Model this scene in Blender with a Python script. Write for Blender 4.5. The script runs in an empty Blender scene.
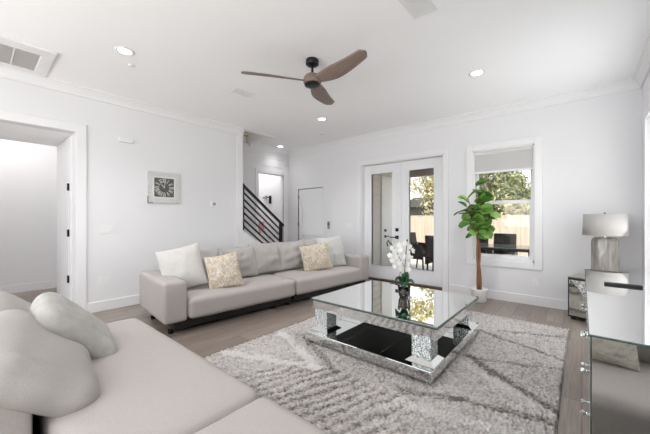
import bpy, bmesh, math, random
from mathutils import Vector, Matrix, noise
random.seed(7)
sc = bpy.context.scene
COL = sc.collection
PI = math.pi

# ------------------------------------------------------------------ camera
cam_d = bpy.data.cameras.new('camera'); cam = bpy.data.objects.new('camera', cam_d); COL.objects.link(cam)
cam_d.sensor_width = 36.0; cam_d.lens = 36.0 * 302.0 / 650.0
cam_d.clip_start = 0.05; cam_d.clip_end = 200
cam.location = (0, 0, 1.30); cam.rotation_euler = (math.radians(90), 0, math.radians(40.4))
cam_d.shift_y = 0.0015
sc.camera = cam

# ------------------------------------------------------------------ world, sun, daylight, added fill lamps, exposure
w = bpy.data.worlds.new('sky'); sc.world = w; w.use_nodes = True
nt = w.node_tree; bg = nt.nodes['Background']
sky = nt.nodes.new('ShaderNodeTexSky'); sky.sky_type = 'HOSEK_WILKIE'; sky.turbidity = 4; sky.ground_albedo = 0.6
sky.sun_direction = (0.3, -0.5, 0.7)
mixw = nt.nodes.new('ShaderNodeMix'); mixw.data_type = 'RGBA'; mixw.inputs[0].default_value = 0.75
mixw.inputs[7].default_value = (1.0, 1.0, 1.0, 1)
nt.links.new(sky.outputs[0], mixw.inputs[6]); nt.links.new(mixw.outputs[2], bg.inputs[0])
bg.inputs[1].default_value = 1.9

def light(name, kind, loc, rot, energy, size=(1, 1), color=(1, 1, 1), spread=None):
    d = bpy.data.lights.new(name, kind); d.energy = energy; d.color = color
    if kind == 'AREA':
        d.shape = 'RECTANGLE'; d.size, d.size_y = size
        if spread: d.spread = spread
    o = bpy.data.objects.new(name, d); COL.objects.link(o); o.location = loc; o.rotation_euler = rot
    return o
s = light('sun', 'SUN', (0, 0, 20), (math.radians(48), 0, math.radians(-18)), 1.05, color=(1, .93, .83)); s.data.angle = math.radians(1.2)
DAY = (0.925, 0.97, 1.0)
light('daylight_window_right', 'AREA', (0.62, 4.2, 1.47), (0, math.radians(125), 0), 9, (1.9, 1.6), DAY, 2.4)
light('fill_behind_camera_right', 'AREA', (0.55, -1.6, 1.4), (0, math.radians(152), 0), 34, (2.4, 2.6), DAY)  # unseen area lamp added behind the camera, tilted up to brighten the room
light('fill_rear_upward', 'AREA', (-2.4, -3.35, 1.5), (math.radians(154), 0, 0), 150, (4.6, 2.4), DAY)  # added rear fill aimed mostly at the ceiling, no window seen there
light('hall_fill', 'AREA', (-6.95, 0.0, 3.0), (0, 0, 0), 13, (.6, 1.5), (1, .97, .93))  # area lamp added out of view to brighten the hall
light('entry_fill', 'AREA', (-6.8, 4.9, 3.0), (0, 0, 0), 14, (.8, .8), (1, .98, .95))  # added lamp brightens the entry walls, no fixture seen
light('stairwell_fill', 'AREA', (-5.5, 2.8, 5.2), (0, 0, 0), 6, (.5, 1.0), (1, .95, .9))  # unseen lamp added up the shaft to light the stairwell walls
sc.view_settings.view_transform = 'Standard'; sc.view_settings.look = 'None'
sc.view_settings.exposure = 0.45; sc.view_settings.gamma = 1.0
sc.view_settings.use_curve_mapping = False
sc.cycles.use_denoising = True
sc.cycles.max_bounces = 14; sc.cycles.diffuse_bounces = 7; sc.cycles.glossy_bounces = 8
sc.cycles.transparent_max_bounces = 24; sc.cycles.sample_clamp_indirect = 6
sc.cycles.caustics_reflective = False; sc.cycles.caustics_refractive = False

# ------------------------------------------------------------------ materials
def srgb(r, g, b):
    f = lambda c: (c / 255 / 12.92) if c / 255 <= .04045 else ((c / 255 + .055) / 1.055) ** 2.4
    return (f(r), f(g), f(b), 1)
MATS = {}
def mat(name, col, rough=.6, metal=0, bump=0, bscale=100, var=0, vscale=5, stretch=(1, 1, 1), spec=.5, emis=None, estr=0, bdist=.01, bdetail=3):
    m = bpy.data.materials.new(name); m.use_nodes = True; n = m.node_tree; p = n.nodes['Principled BSDF']
    p.inputs['Base Color'].default_value = col; p.inputs['Roughness'].default_value = rough
    p.inputs['Metallic'].default_value = metal; p.inputs['Specular IOR Level'].default_value = spec
    if emis: p.inputs['Emission Color'].default_value = emis; p.inputs['Emission Strength'].default_value = estr
    tc = n.nodes.new('ShaderNodeTexCoord'); mp = n.nodes.new('ShaderNodeMapping'); mp.inputs['Scale'].default_value = stretch
    n.links.new(tc.outputs['Object'], mp.inputs['Vector'])
    if var:
        t = n.nodes.new('ShaderNodeTexNoise'); t.inputs['Scale'].default_value = vscale; t.inputs['Detail'].default_value = 4
        n.links.new(mp.outputs[0], t.inputs['Vector'])
        r = n.nodes.new('ShaderNodeValToRGB'); e = r.color_ramp.elements
        e[0].position = .3; e[1].position = .7
        e[0].color = tuple(max(0, c * (1 - var)) for c in col[:3]) + (1,); e[1].color = tuple(min(1, c * (1 + var)) for c in col[:3]) + (1,)
        n.links.new(t.outputs[0], r.inputs[0]); n.links.new(r.outputs[0], p.inputs['Base Color'])
    if bump:
        t = n.nodes.new('ShaderNodeTexNoise'); t.inputs['Scale'].default_value = bscale; t.inputs['Detail'].default_value = bdetail
        n.links.new(mp.outputs[0], t.inputs['Vector'])
        b = n.nodes.new('ShaderNodeBump'); b.inputs['Strength'].default_value = bump; b.inputs['Distance'].default_value = bdist
        n.links.new(t.outputs[0], b.inputs['Height']); n.links.new(b.outputs[0], p.inputs['Normal'])
    MATS[name] = m
    return m
WALL = mat('white_wall_paint', srgb(227, 227, 229), .75, bump=.05, bscale=60)
CEIL = mat('white_ceiling_paint', srgb(250, 250, 251), .85, bump=.12, bscale=45, bdist=.004)
TRIM = mat('white_trim_gloss', srgb(231, 231, 232), .45)
DOORP = mat('white_door_paint', srgb(232, 233, 235), .45)
BLACK = mat('black_metal', srgb(22, 22, 24), .4, metal=.3)
BLACKP = mat('black_base_fabric', srgb(20, 18, 18), .6)
CHROME = mat('brushed_nickel', srgb(200, 200, 200), .25, metal=1)
PLASTIC = mat('white_plastic', srgb(232, 232, 230), .4)
GREYP = mat('grey_plastic', srgb(150, 150, 150), .4)
FAB = mat('sofa_grey_woven_fabric', srgb(176, 170, 166), .95, bump=.5, bscale=260, var=.06, vscale=180, spec=.15, bdist=.003)
FABL = mat('back_cushion_fabric', srgb(172, 168, 164), .95, bump=.5, bscale=240, var=.06, vscale=160, spec=.15, bdist=.003)
PILG = mat('pale_grey_velvet', srgb(174, 172, 167), .9, bump=.5, bscale=28, var=.10, vscale=14, spec=.2, bdist=.01)
PILW = mat('white_woven_pillow', srgb(196, 193, 189), .95, bump=.5, bscale=200, var=.04, vscale=60, spec=.15, bdist=.004)
FUZZ = mat('white_fuzzy_pillow', srgb(206, 205, 201), 1, bump=.9, bscale=90, var=.05, vscale=60, spec=.1, bdist=.015)
MIRROR = mat('mirror', (.86, .88, .87, 1), .015, metal=1)
MIRT = mat('mirror_bright', (.93, .94, .935, 1), .01, metal=1)
MIRD = mat('antique_mirror', (.55, .55, .50, 1), .06, metal=1)
GEDGE = mat('green_glass_edge', srgb(62, 80, 76), .12, metal=.0, spec=1)
REDW = mat('pink_flower', srgb(214, 170, 168), .7)
WICKER = mat('dark_brown_wicker', srgb(46, 40, 40), .6, bump=.8, bscale=90)
LINEN = mat('lamp_shade_linen', srgb(176, 173, 170), .9, bump=.3, bscale=220)
BARK = mat('silver_bark_relief', srgb(150, 146, 140), .5, bump=1.0, bscale=16, var=.32, vscale=14, stretch=(2.2, 2.2, .35), bdist=.03)
ORCH = mat('white_orchid_petal', srgb(244, 243, 238), .6)
ORLF = mat('orchid_leaf', srgb(30, 84, 44), .35, var=.2, vscale=15)
STEMG = mat('green_brown_stem', srgb(116, 108, 62), .6)
BUD = mat('dark_orchid_bud', srgb(60, 60, 62), .6)
MOSS = mat('brown_moss', srgb(110, 92, 70), .9, bump=1, bscale=60)
TRUNKM = mat('brown_trunk_bark', srgb(134, 92, 62), .85, bump=.9, bscale=30, var=.35, vscale=20, stretch=(1, 1, .3))
POTM = mat('white_ceramic', srgb(236, 236, 234), .3)
SOIL = mat('dark_soil', srgb(60, 48, 40), .95, bump=1, bscale=80)
FANW = mat('weathered_fan_wood', srgb(128, 111, 102), .5, bump=.2, bscale=20, var=.14, vscale=9, stretch=(1, 8, 1))
SIDE = mat('porch_siding', srgb(216, 211, 206), .7)
PORCHC = mat('porch_ceiling', srgb(150, 138, 128), .8)
CONC = mat('patio_concrete', srgb(205, 205, 205), .85, bump=.2, bscale=40, var=.05, vscale=4)
GROUND = mat('pale_sandy_ground', srgb(226, 214, 196), .9, bump=.4, bscale=10, var=.08, vscale=2)
CLOCKF = mat('clock_frame_silver', srgb(214, 214, 212), .35, metal=.2, bump=1, bscale=120, var=.2, vscale=90)
CFACE = mat('clock_face_dark', srgb(82, 82, 78), .5, var=.12, vscale=30)
CLINE = mat('clock_inner_white', srgb(225, 225, 222), .4)
GRILLE = mat('vent_grille_grey', srgb(208, 205, 203), .6)
LAMPON = mat('downlight_lens', (1, 1, 1, 1), .5, emis=(1, .98, .94, 1), estr=7)
BULB = mat('warm_bulb', (1, 1, 1, 1), .5, emis=(1, .62, .34, 1), estr=1.6)
SHADEM = mat('cellular_shade_fabric', srgb(214, 213, 212), .9, bump=.15, bscale=120)
TTOP = mat('patio_table_glass', srgb(120, 132, 134), .08, spec=.8)
PAPER = mat('white_paper_tag', srgb(240, 240, 240), .8)
RUBBER = mat('black_remote_plastic', srgb(28, 26, 26), .45)

def glass_mat():
    m = bpy.data.materials.new('window_glass'); m.use_nodes = True; n = m.node_tree; n.nodes.clear()
    o = n.nodes.new('ShaderNodeOutputMaterial'); t = n.nodes.new('ShaderNodeBsdfTransparent'); g = n.nodes.new('ShaderNodeBsdfGlossy')
    g.inputs['Roughness'].default_value = .01; t.inputs[0].default_value = (.97, .985, .98, 1)
    f = n.nodes.new('ShaderNodeFresnel'); f.inputs[0].default_value = 1.35; mx = n.nodes.new('ShaderNodeMixShader')
    n.links.new(f.outputs[0], mx.inputs[0]); n.links.new(t.outputs[0], mx.inputs[1]); n.links.new(g.outputs[0], mx.inputs[2]); n.links.new(mx.outputs[0], o.inputs[0])
    return m
GLASS = glass_mat()

def floor_mat():
    m = mat('grey_oak_planks', srgb(150, 138, 128), .32, spec=.5); n = m.node_tree; p = n.nodes['Principled BSDF']
    tc = n.nodes.new('ShaderNodeTexCoord'); mp = n.nodes.new('ShaderNodeMapping'); mp.inputs['Rotation'].default_value = (0, 0, PI / 2)
    n.links.new(tc.outputs['Object'], mp.inputs[0])
    br = n.nodes.new('ShaderNodeTexBrick'); br.inputs['Scale'].default_value = 1; br.inputs['Brick Width'].default_value = 1.4
    br.inputs['Row Height'].default_value = .18; br.inputs['Mortar Size'].default_value = .0022; br.inputs['Mortar Smooth'].default_value = .1
    br.inputs['Color1'].default_value = srgb(152, 139, 129); br.inputs['Color2'].default_value = srgb(132, 119, 110); br.inputs['Mortar'].default_value = srgb(84, 74, 68)
    br.offset = .37
    n.links.new(mp.outputs[0], br.inputs[0])
    m2 = n.nodes.new('ShaderNodeMapping'); m2.inputs['Scale'].default_value = (22, 1.2, 1); n.links.new(tc.outputs['Object'], m2.inputs[0])
    t = n.nodes.new('ShaderNodeTexNoise'); t.inputs['Scale'].default_value = 3; t.inputs['Detail'].default_value = 6; n.links.new(m2.outputs[0], t.inputs[0])
    r = n.nodes.new('ShaderNodeValToRGB'); r.color_ramp.elements[0].color = (.72, .72, .72, 1); r.color_ramp.elements[1].color = (1.12, 1.12, 1.12, 1)
    r.color_ramp.elements[0].position = .3; r.color_ramp.elements[1].position = .7
    n.links.new(t.outputs[0], r.inputs[0])
    mx = n.nodes.new('ShaderNodeMix'); mx.data_type = 'RGBA'; mx.blend_type = 'MULTIPLY'; mx.inputs[0].default_value = 1
    n.links.new(br.outputs[0], mx.inputs[6]); n.links.new(r.outputs[0], mx.inputs[7]); n.links.new(mx.outputs[2], p.inputs['Base Color'])
    b = n.nodes.new('ShaderNodeBump'); b.inputs['Strength'].default_value = .15; b.inputs['Distance'].default_value = .004
    n.links.new(t.outputs[0], b.inputs['Height']); n.links.new(b.outputs[0], p.inputs['Normal'])
    return m
FLOORM = floor_mat()

def damask_mat():
    m = mat('gold_damask_fabric', srgb(208, 196, 174), .6, bump=0); n = m.node_tree; p = n.nodes['Principled BSDF']
    tc = n.nodes.new('ShaderNodeTexCoord')
    t = n.nodes.new('ShaderNodeTexNoise'); t.inputs['Scale'].default_value = 7; t.inputs['Detail'].default_value = 1.5; t.inputs['Distortion'].default_value = 1.8
    n.links.new(tc.outputs['Object'], t.inputs[0])
    r = n.nodes.new('ShaderNodeValToRGB'); e = r.color_ramp.elements
    e[0].position = .40; e[0].color = srgb(182, 168, 148); e[1].position = .45; e[1].color = srgb(214, 208, 198)
    for q, c in ((.49, srgb(178, 158, 132)), (.54, srgb(190, 176, 156)), (.58, srgb(216, 211, 202)), (.62, srgb(180, 162, 138))):
        x = e.new(q); x.color = c
    n.links.new(t.outputs[0], r.inputs[0]); n.links.new(r.outputs[0], p.inputs['Base Color'])
    b = n.nodes.new('ShaderNodeBump'); b.inputs['Strength'].default_value = .5; b.inputs['Distance'].default_value = .004
    n.links.new(t.outputs[0], b.inputs['Height']); n.links.new(b.outputs[0], p.inputs['Normal'])
    return m
DAMASK = damask_mat()

def crystal_mat(name, scale, base):
    m = mat(name, base, .08, metal=.85); n = m.node_tree; p = n.nodes['Principled BSDF']
    tc = n.nodes.new('ShaderNodeTexCoord'); v = n.nodes.new('ShaderNodeTexVoronoi'); v.inputs['Scale'].default_value = scale
    n.links.new(tc.outputs['Object'], v.inputs['Vector'])
    b = n.nodes.new('ShaderNodeBump'); b.inputs['Strength'].default_value = 1; b.inputs['Distance'].default_value = .01
    n.links.new(v.outputs['Distance'], b.inputs['Height']); n.links.new(b.outputs[0], p.inputs['Normal'])
    r = n.nodes.new('ShaderNodeValToRGB'); r.color_ramp.elements[0].color = tuple(c * .55 for c in base[:3]) + (1,); r.color_ramp.elements[1].color = base
    sp = n.nodes.new('ShaderNodeSeparateColor'); n.links.new(v.outputs['Color'], sp.inputs[0]); n.links.new(sp.outputs[0], r.inputs[0])
    n.links.new(r.outputs[0], p.inputs['Base Color'])
    return m
CRYS = crystal_mat('crushed_crystal', 75, (.88, .93, .93, 1))
GLIT = crystal_mat('glitter_panel', 60, (.85, .85, .85, 1))

def fence_mat():
    m = mat('cedar_fence', srgb(206, 190, 174), .85, var=.14, vscale=3, stretch=(3, 3, .25), bump=.4, bscale=20)
    return m
FENCEM = fence_mat()
def leaf_mat(name, c1, c2, c3):
    m = mat(name, c1, .55, spec=.3); n = m.node_tree; p = n.nodes['Principled BSDF']
    g = n.nodes.new('ShaderNodeNewGeometry'); r = n.nodes.new('ShaderNodeValToRGB'); e = r.color_ramp.elements
    e[0].color = c1; e[1].color = c3; x = e.new(.5); x.color = c2
    n.links.new(g.outputs['Random Per Island'], r.inputs[0]); n.links.new(r.outputs[0], p.inputs['Base Color'])
    return m
FIGL = leaf_mat('fig_leaf', srgb(56, 98, 40), srgb(92, 138, 60), srgb(142, 178, 98))
TREEG = leaf_mat('tree_leaf_green', srgb(66, 78, 48), srgb(128, 136, 84), srgb(196, 194, 132))
TREEY = leaf_mat('tree_leaf_pale', srgb(150, 140, 92), srgb(196, 184, 128), srgb(226, 218, 172))
TREEB = mat('tree_trunk_bark', srgb(110, 96, 84), .9)

# ------------------------------------------------------------------ mesh helpers
def box(bm, a, b, M=None):
    (x0, y0, z0), (x1, y1, z1) = a, b
    vs = [Vector(p) for p in ((x0, y0, z0), (x1, y0, z0), (x1, y1, z0), (x0, y1, z0), (x0, y0, z1), (x1, y0, z1), (x1, y1, z1), (x0, y1, z1))]
    if M: vs = [M @ v for v in vs]
    v = [bm.verts.new(p) for p in vs]
    for f in ((3, 2, 1, 0), (4, 5, 6, 7), (0, 1, 5, 4), (1, 2, 6, 5), (2, 3, 7, 6), (3, 0, 4, 7)):
        bm.faces.new([v[i] for i in f])
def prism(bm, pts, d):
    a = [bm.verts.new(Vector(p)) for p in pts]; b = [bm.verts.new(Vector(p) + Vector(d)) for p in pts]
    bm.faces.new(a[::-1]); bm.faces.new(b)
    for i in range(len(a)):
        j = (i + 1) % len(a); bm.faces.new((a[i], a[j], b[j], b[i]))
def tube(bm, pts, rad, seg=12, cap=True):
    pts = [Vector(p) for p in pts]; n = len(pts)
    rad = rad if isinstance(rad, (list, tuple)) else [rad] * n
    rings = []; up = None
    for i, p in enumerate(pts):
        t = (pts[min(i + 1, n - 1)] - pts[max(i - 1, 0)]).normalized()
        if up is None: up = Vector((0, 0, 1)) if abs(t.z) < .9 else Vector((1, 0, 0))
        a = t.cross(up).normalized(); up = a.cross(t).normalized()
        rings.append([bm.verts.new(p + (a * math.cos(2 * PI * k / seg) + up * math.sin(2 * PI * k / seg)) * rad[i]) for k in range(seg)])
    for i in range(n - 1):
        for k in range(seg):
            bm.faces.new((rings[i][k], rings[i][(k + 1) % seg], rings[i + 1][(k + 1) % seg], rings[i + 1][k]))
    if cap: bm.faces.new(rings[0][::-1]); bm.faces.new(rings[-1])
def lathe(bm, prof, c=(0, 0, 0), seg=32, cap=True, sx=1, sy=1):
    rings = [[bm.verts.new((c[0] + r * sx * math.cos(2 * PI * k / seg), c[1] + r * sy * math.sin(2 * PI * k / seg), c[2] + z)) for k in range(seg)] for r, z in prof]
    for i in range(len(prof) - 1):
        for k in range(seg):
            bm.faces.new((rings[i][k], rings[i][(k + 1) % seg], rings[i + 1][(k + 1) % seg], rings[i + 1][k]))
    if cap: bm.faces.new(rings[0][::-1]); bm.faces.new(rings[-1])
def ell(bm, c, r, seg=12, M=None):
    m = Matrix.Translation(c) @ Matrix.Diagonal((r[0], r[1], r[2], 1))
    if M: m = M @ m
    bmesh.ops.create_uvsphere(bm, u_segments=seg, v_segments=max(6, seg // 2), radius=1, matrix=m)
def obj(name, bm, m, parent=None, smooth=False, bevel=0, loc=None, rot=None, recalc=True):
    if recalc: bmesh.ops.recalc_face_normals(bm, faces=bm.faces)
    me = bpy.data.meshes.new(name); bm.to_mesh(me); bm.free()
    me.materials.append(m)
    if smooth:
        for p in me.polygons: p.use_smooth = True
    o = bpy.data.objects.new(name, me); COL.objects.link(o)
    if parent: o.parent = parent
    if loc: o.location = loc
    if rot: o.rotation_euler = rot
    if bevel:
        b = o.modifiers.new('bevel', 'BEVEL'); b.width = bevel; b.segments = 2; b.limit_method = 'ANGLE'; b.angle_limit = math.radians(40)
    return o
def boxes(name, bs, m, parent=None, bevel=0, **k):
    bm = bmesh.new()
    for a, b in bs: box(bm, a, b)
    return obj(name, bm, m, parent, bevel=bevel, **k)
def tag(o, label=None, cat=None, group=None, kind=None):
    if label: o['label'] = label
    if cat: o['category'] = cat
    if group: o['group'] = group
    if kind: o['kind'] = kind
    return o
def thing(name, label, cat, loc=(0, 0, 0), rz=0, group=None):
    o = bpy.data.objects.new(name, None); COL.objects.link(o); o.location = loc; o.rotation_euler = (0, 0, rz); o.empty_display_size = .1
    return tag(o, label, cat, group)
def copy_tree(o, parent=None):
    c = o.copy(); COL.objects.link(c)
    if parent: c.parent = parent
    for ch in list(o.children): copy_tree(ch, c)
    return c
def struct(name, bs, m, parent=None, bevel=0):
    o = boxes(name, bs, m, parent, bevel)
    if not parent: o['kind'] = 'structure'
    return o
def sroot(name, loc=(0, 0, 0)):
    o = bpy.data.objects.new(name, None); COL.objects.link(o); o.location = loc; o['kind'] = 'structure'; return o

def softbox(bm, size, c=(0, 0, 0), r=.06, puff=0, N=20, M=None, wr=0, seed=0):
    """rounded box, crowned on every face"""
    hx, hy, hz = size[0] / 2, size[1] / 2, size[2] / 2
    t = bmesh.new(); bmesh.ops.create_cube(t, size=2)
    bmesh.ops.subdivide_edges(t, edges=t.edges, cuts=N, use_grid_fill=True)
    H = Vector((hx, hy, hz)); r = min(r, hx, hy, hz)
    def dens(u): return math.copysign(1 - (1 - abs(u)) ** 1.5, u)
    for v in t.verts:
        p = Vector((dens(v.co.x) * hx, dens(v.co.y) * hy, dens(v.co.z) * hz))
        core = Vector([max(-H[i] + r, min(H[i] - r, p[i])) for i in range(3)])
        d = p - core
        if d.length > 1e-9: p = core + d.normalized() * r
        u, q, s_ = p.x / hx, p.y / hy, p.z / hz
        p = p + Vector((u * puff * .3 * (1 - q * q) * (1 - s_ * s_), q * puff * .3 * (1 - u * u) * (1 - s_ * s_), s_ * puff * (1 - u ** 4) * (1 - q ** 4)))
        if wr:
            nz = noise.noise(Vector((p.x * 5, p.y * 5, p.z * 5 + seed))) + .5 * noise.noise(Vector((p.x * 13, p.y * 13, p.z * 9 + seed)))
            p += (p - core).normalized() * nz * wr if (p - core).length > 1e-6 else Vector((0, 0, nz * wr))
        v.co = p
    off = Vector(c)
    mp = {v: bm.verts.new((M @ (v.co + off)) if M else (v.co + off)) for v in t.verts}
    for f in t.faces: bm.faces.new([mp[v] for v in f.verts])
    t.free()
def pillow_mesh(bm, wd, ht, th, N=28, pinch=.06, wr=.006, seed=0, sag=0):
    """throw pillow lying in local XZ plane, thickness along Y, centred"""
    def P(u, v, s):
        k = max(0., (1 - abs(u) ** 2.6)) ** .55 * max(0., (1 - abs(v) ** 2.6)) ** .55
        x = u * wd / 2 * (1 - pinch * (1 - abs(v) ** 2)); z = v * ht / 2 * (1 - pinch * (1 - abs(u) ** 2))
        nz = noise.noise(Vector((u * 2.5 + seed, v * 2.5, s * 3))) + .6 * noise.noise(Vector((u * 6 + seed, v * 5, s)))
        y = s * th / 2 * k + (nz * wr * 3 * k)
        z -= sag * (1 - u * u) * max(0, v)
        return Vector((x, y, z))
    g = {}
    for s in (-1, 1):
        for i in range(N + 1):
            for j in range(N + 1):
                if s == 1 and (i in (0, N) or j in (0, N)): g[s, i, j] = g[-1, i, j]; continue
                u = math.sin((i / N * 2 - 1) * PI / 2); v = math.sin((j / N * 2 - 1) * PI / 2)
                g[s, i, j] = bm.verts.new(P(u, v, s))
        for i in range(N):
            for j in range(N):
                f = [g[s, i, j], g[s, i + 1, j], g[s, i + 1, j + 1], g[s, i, j + 1]]
                bm.faces.new(f if s == -1 else f[::-1])
def frame_from(n, up, loc):
    """local -Y faces n, local Z near up"""
    y = -Vector(n).normalized(); z = Vector(up); z = (z - y * z.dot(y)).normalized(); x = y.cross(z).normalized()
    m = Matrix((x, y, z)).transposed().to_4x4(); m.translation = Vector(loc); return m

# ------------------------------------------------------------------ room shell
XL, YB, XR, H, YR = -5.12, 5.45, 0.57, 3.05, -3.5
struct('floor', [((-7.6, YR - .2, -.12), (XR + .2, YB + .16, 0))], FLOORM)
# ceiling with the stair opening
OX0, OY0, OY1 = -5.9, 1.4, 4.17
struct('ceiling', [((XL, YR - .2, H), (XR + .2, YB + .2, H + .15)), ((-7.6, OY1, H), (XL, YB + .2, H + .15)), ((-7.6, YR - .2, H), (-5.95, OY1, H + .15)), ((-5.95, YR - .2, H), (XL, OY0, H + .15))], CEIL)
shaft = mat('stairwell_shade_beige', srgb(226, 220, 212), .8)  # beige put into the colour for the shade inside the stairwell
struct('wall_stairwell_upper', [((-5.95, OY0 - .1, H + .15), (-5.85, OY1 + .1, 5.4)), ((XL + .001, OY0 - .1, H + .15), (XL + .1, OY1 + .1, 5.4)), ((-5.95, OY1 + .001, H + .15), (XL + .1, OY1 + .1, 5.4)), ((-5.95, OY0 - .1, H + .15), (XL + .1, OY0, 5.4)), ((-5.95, OY0 - .1, 5.4), (XL + .1, OY1 + .1, 5.5))], shaft)
# left wall: doorway y -0.7..0.912, ends at 3.48
DY0, DY1, DH = -.75, .912, 2.44
struct('wall_left', [((XL - .15, YR, 0), (XL, DY0, H)), ((XL - .15, DY0, DH), (XL, DY1, H)), ((XL - .15, DY1, 0), (XL, 3.48, H))], WALL)
bm = bmesh.new()
prism(bm, [(XL, 3.48, 0), (XL, 4.62, 0), (XL, 4.62, .36), (XL, 3.48, 1.06)], (-.12, 0, 0))
o = obj('wall_stair_knee', bm, WALL); o['kind'] = 'structure'
bm = bmesh.new()
prism(bm, [(XL, 3.36, .66), (XL, 3.36, .77), (XL, 3.5, .77), (XL, 4.62, .06), (XL, 4.62, 0), (XL, 4.45, 0)], (.018, 0, 0))
o = obj('trim_stair_skirt', bm, TRIM); o['kind'] = 'structure'
struct('trim_wall_end', [((XL - .155, 3.40, 1.0), (XL + .012, 3.495, H - .02)), ((XL, 3.36, .7), (XL + .012, 3.4, H - .1))], TRIM)
# passage behind the doorway and hall
struct('wall_passage', [((-6.4, DY1, 0), (XL - .15, DY1 + .1, 2.44)), ((-6.4, DY0 - .1, 0), (XL - .15, DY0, 2.44))], WALL)
struct('ceiling_passage', [((-6.4, DY0 - .1, 2.44), (XL - .15, DY1 + .1, H))], CEIL)
struct('wall_hall', [((-7.6, YR, 0), (-7.5, 3.0, H)), ((-7.5, 1.12, 0), (-6.4, 1.22, H)), ((-6.4, DY1 + .1, 0), (-6.3, 1.22, H)), ((-6.45, YR, 0), (-6.4, DY0 - .1, H))], WALL)
struct('baseboard_hall', [((-7.5, YR, 0), (-7.485, 1.12, .14)), ((-7.485, 1.105, 0), (-6.4, 1.12, .14)), ((-6.4, DY1 - .015, 0), (-6.34, DY1, .14))], TRIM)
# casing of the hall doorway
def casing(name, wallx, y0, y1, h, wd=.11, th=.02, side=1):
    struct(name, [((wallx, y0 - wd, 0), (wallx + th * side, y0, h + wd)), ((wallx, y1, 0), (wallx + th * side, y1 + wd, h + wd)), ((wallx, y0, h), (wallx + th * side, y1, h + wd))], TRIM, bevel=.004)
casing('trim_doorway_left', XL, DY0, DY1, DH)
# shiplap stair wall x=-5.9 with doorway y 4.47..5.28 h 2.39
SX = -5.90
def boards(bm, y0, y1, z0, z1, pitch=.19, gap=.016):
    z = z0
    while z < z1 - .01:
        zt = min(z + pitch - gap, z1); box(bm, (SX - .03, y0, z), (SX, y1, zt)); z += pitch
bm = bmesh.new()
boards(bm, OY0, 4.47, 0, H); boards(bm, 5.28, YB, 0, H); boards(bm, 4.47, 5.28, 2.39, H)
box(bm, (SX - .12, OY0, 0), (SX - .012, 4.47, H)); box(bm, (SX - .12, 5.28, 0), (SX - .012, YB, H)); box(bm, (SX - .12, 4.47, 2.39), (SX - .012, 5.28, H))
o = obj('wall_shiplap', bm, WALL); o['kind'] = 'structure'
casing('trim_entry_doorway', SX, 4.47, 5.28, 2.39, wd=.09)
struct('wall_entry', [((-7.7, 3.2, 0), (-7.6, YB + .1, H)), ((-7.6, 3.2, 0), (SX - .12, 3.3, H)), ((-7.6, YB, 0), (SX, YB + .1, H))], WALL)
# back wall y=5.45, openings: closet door x -5.547..-4.70 h2.04 ; french -3.62..-1.88 h2.44 ; window -1.38..-.54 z .63..2.41
FX0, FX1, FH = -3.62, -1.877, 2.44
WX0, WX1, WZ0, WZ1 = -1.385, -.54, .63, 2.41
CX0, CX1, CH = -5.547, -4.70, 2.04
T = .17
struct('wall_back', [((-6.0, YB, 0), (CX0, YB + T, H)), ((CX0, YB, CH), (CX1, YB + T, H)), ((CX1, YB, 0), (FX0, YB + T, H)), ((FX0, YB, FH), (FX1, YB + T, H)),
                     ((FX1, YB, 0), (WX0, YB + T, H)), ((WX0, YB, 0), (WX1, YB + T, WZ0)), ((WX0, YB, WZ1), (WX1, YB + T, H)), ((WX1, YB, 0), (XR + .2, YB + T, H))], WALL)
# right wall with window 2 and a big opening added behind the camera for light
struct('wall_right', [((XR, 5.02, 0), (XR + .15, YB, H)), ((XR, 3.4, 0), (XR + .15, 5.02, .5)), ((XR, 3.4, 2.44), (XR + .15, 5.02, H)), ((XR, -.3, 0), (XR + .15, 3.4, H)),
                      ((XR, -2.9, 2.5), (XR + .15, -.3, H)), ((XR, YR, 0), (XR + .15, -2.9, H))], WALL)
struct('wall_rear', [((-7.6, YR - .15, 0), (-4.8, YR, H)), ((-4.8, YR - .15, 2.75), (0, YR, H)), ((0, YR - .15, 0), (XR, YR, H)), ((-4.8, YR - .15, 0), (0, YR, .2))], WALL)
# crown and baseboards
def crown(name, p0, p1, nrm, hh=.125, dd=.085):
    p0, p1, nv = Vector(p0), Vector(p1), Vector(nrm); z = Vector((0, 0, 1))
    prof = [(0, 0), (dd, 0), (dd, -.018), (dd * .75, -.03), (dd * .35, -.075), (.02, -.1), (.02, -hh), (0, -hh)]
    bm = bmesh.new(); prism(bm, [p0 + nv * a + z * b for a, b in prof], p1 - p0)
    o = obj(name, bm, TRIM); o['kind'] = 'structure'
crown('trim_crown_left', (XL, YR, H), (XL, 3.495, H), (1, 0, 0))
crown('trim_crown_back', (-5.9, YB, H), (XR, YB, H), (0, -1, 0))
crown('trim_crown_right', (XR, YR, H), (XR, YB, H), (-1, 0, 0))
crown('trim_crown_shiplap', (-5.9, OY1 + .04, H), (-5.9, YB, H), (1, 0, 0), .07, .05)
struct('trim_stair_opening', [((XL - .012, 3.5, H - .015), (XL + .06, OY1 + .06, H + .149)), ((-5.9, OY1 - .012, H - .015), (XL - .001, OY1 + .06, H + .149))], TRIM)
def base(name, bs): struct(name, bs, TRIM, bevel=.004)
base('baseboard_left', [((XL, DY1 + .11, 0), (XL + .016, 3.42, .14)), ((XL, YR, 0), (XL + .016, DY0 - .11, .14))])
base('baseboard_back', [((-5.9, YB - .016, 0), (CX0 - .02, YB, .14)), ((CX1 + .02, YB - .016, 0), (FX0 - .1, YB, .14)), ((FX1 + .1, YB - .016, 0), (XR, YB, .14))])
base('baseboard_right', [((XR - .016, -.2, 0), (XR, YB, .14))])

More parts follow.
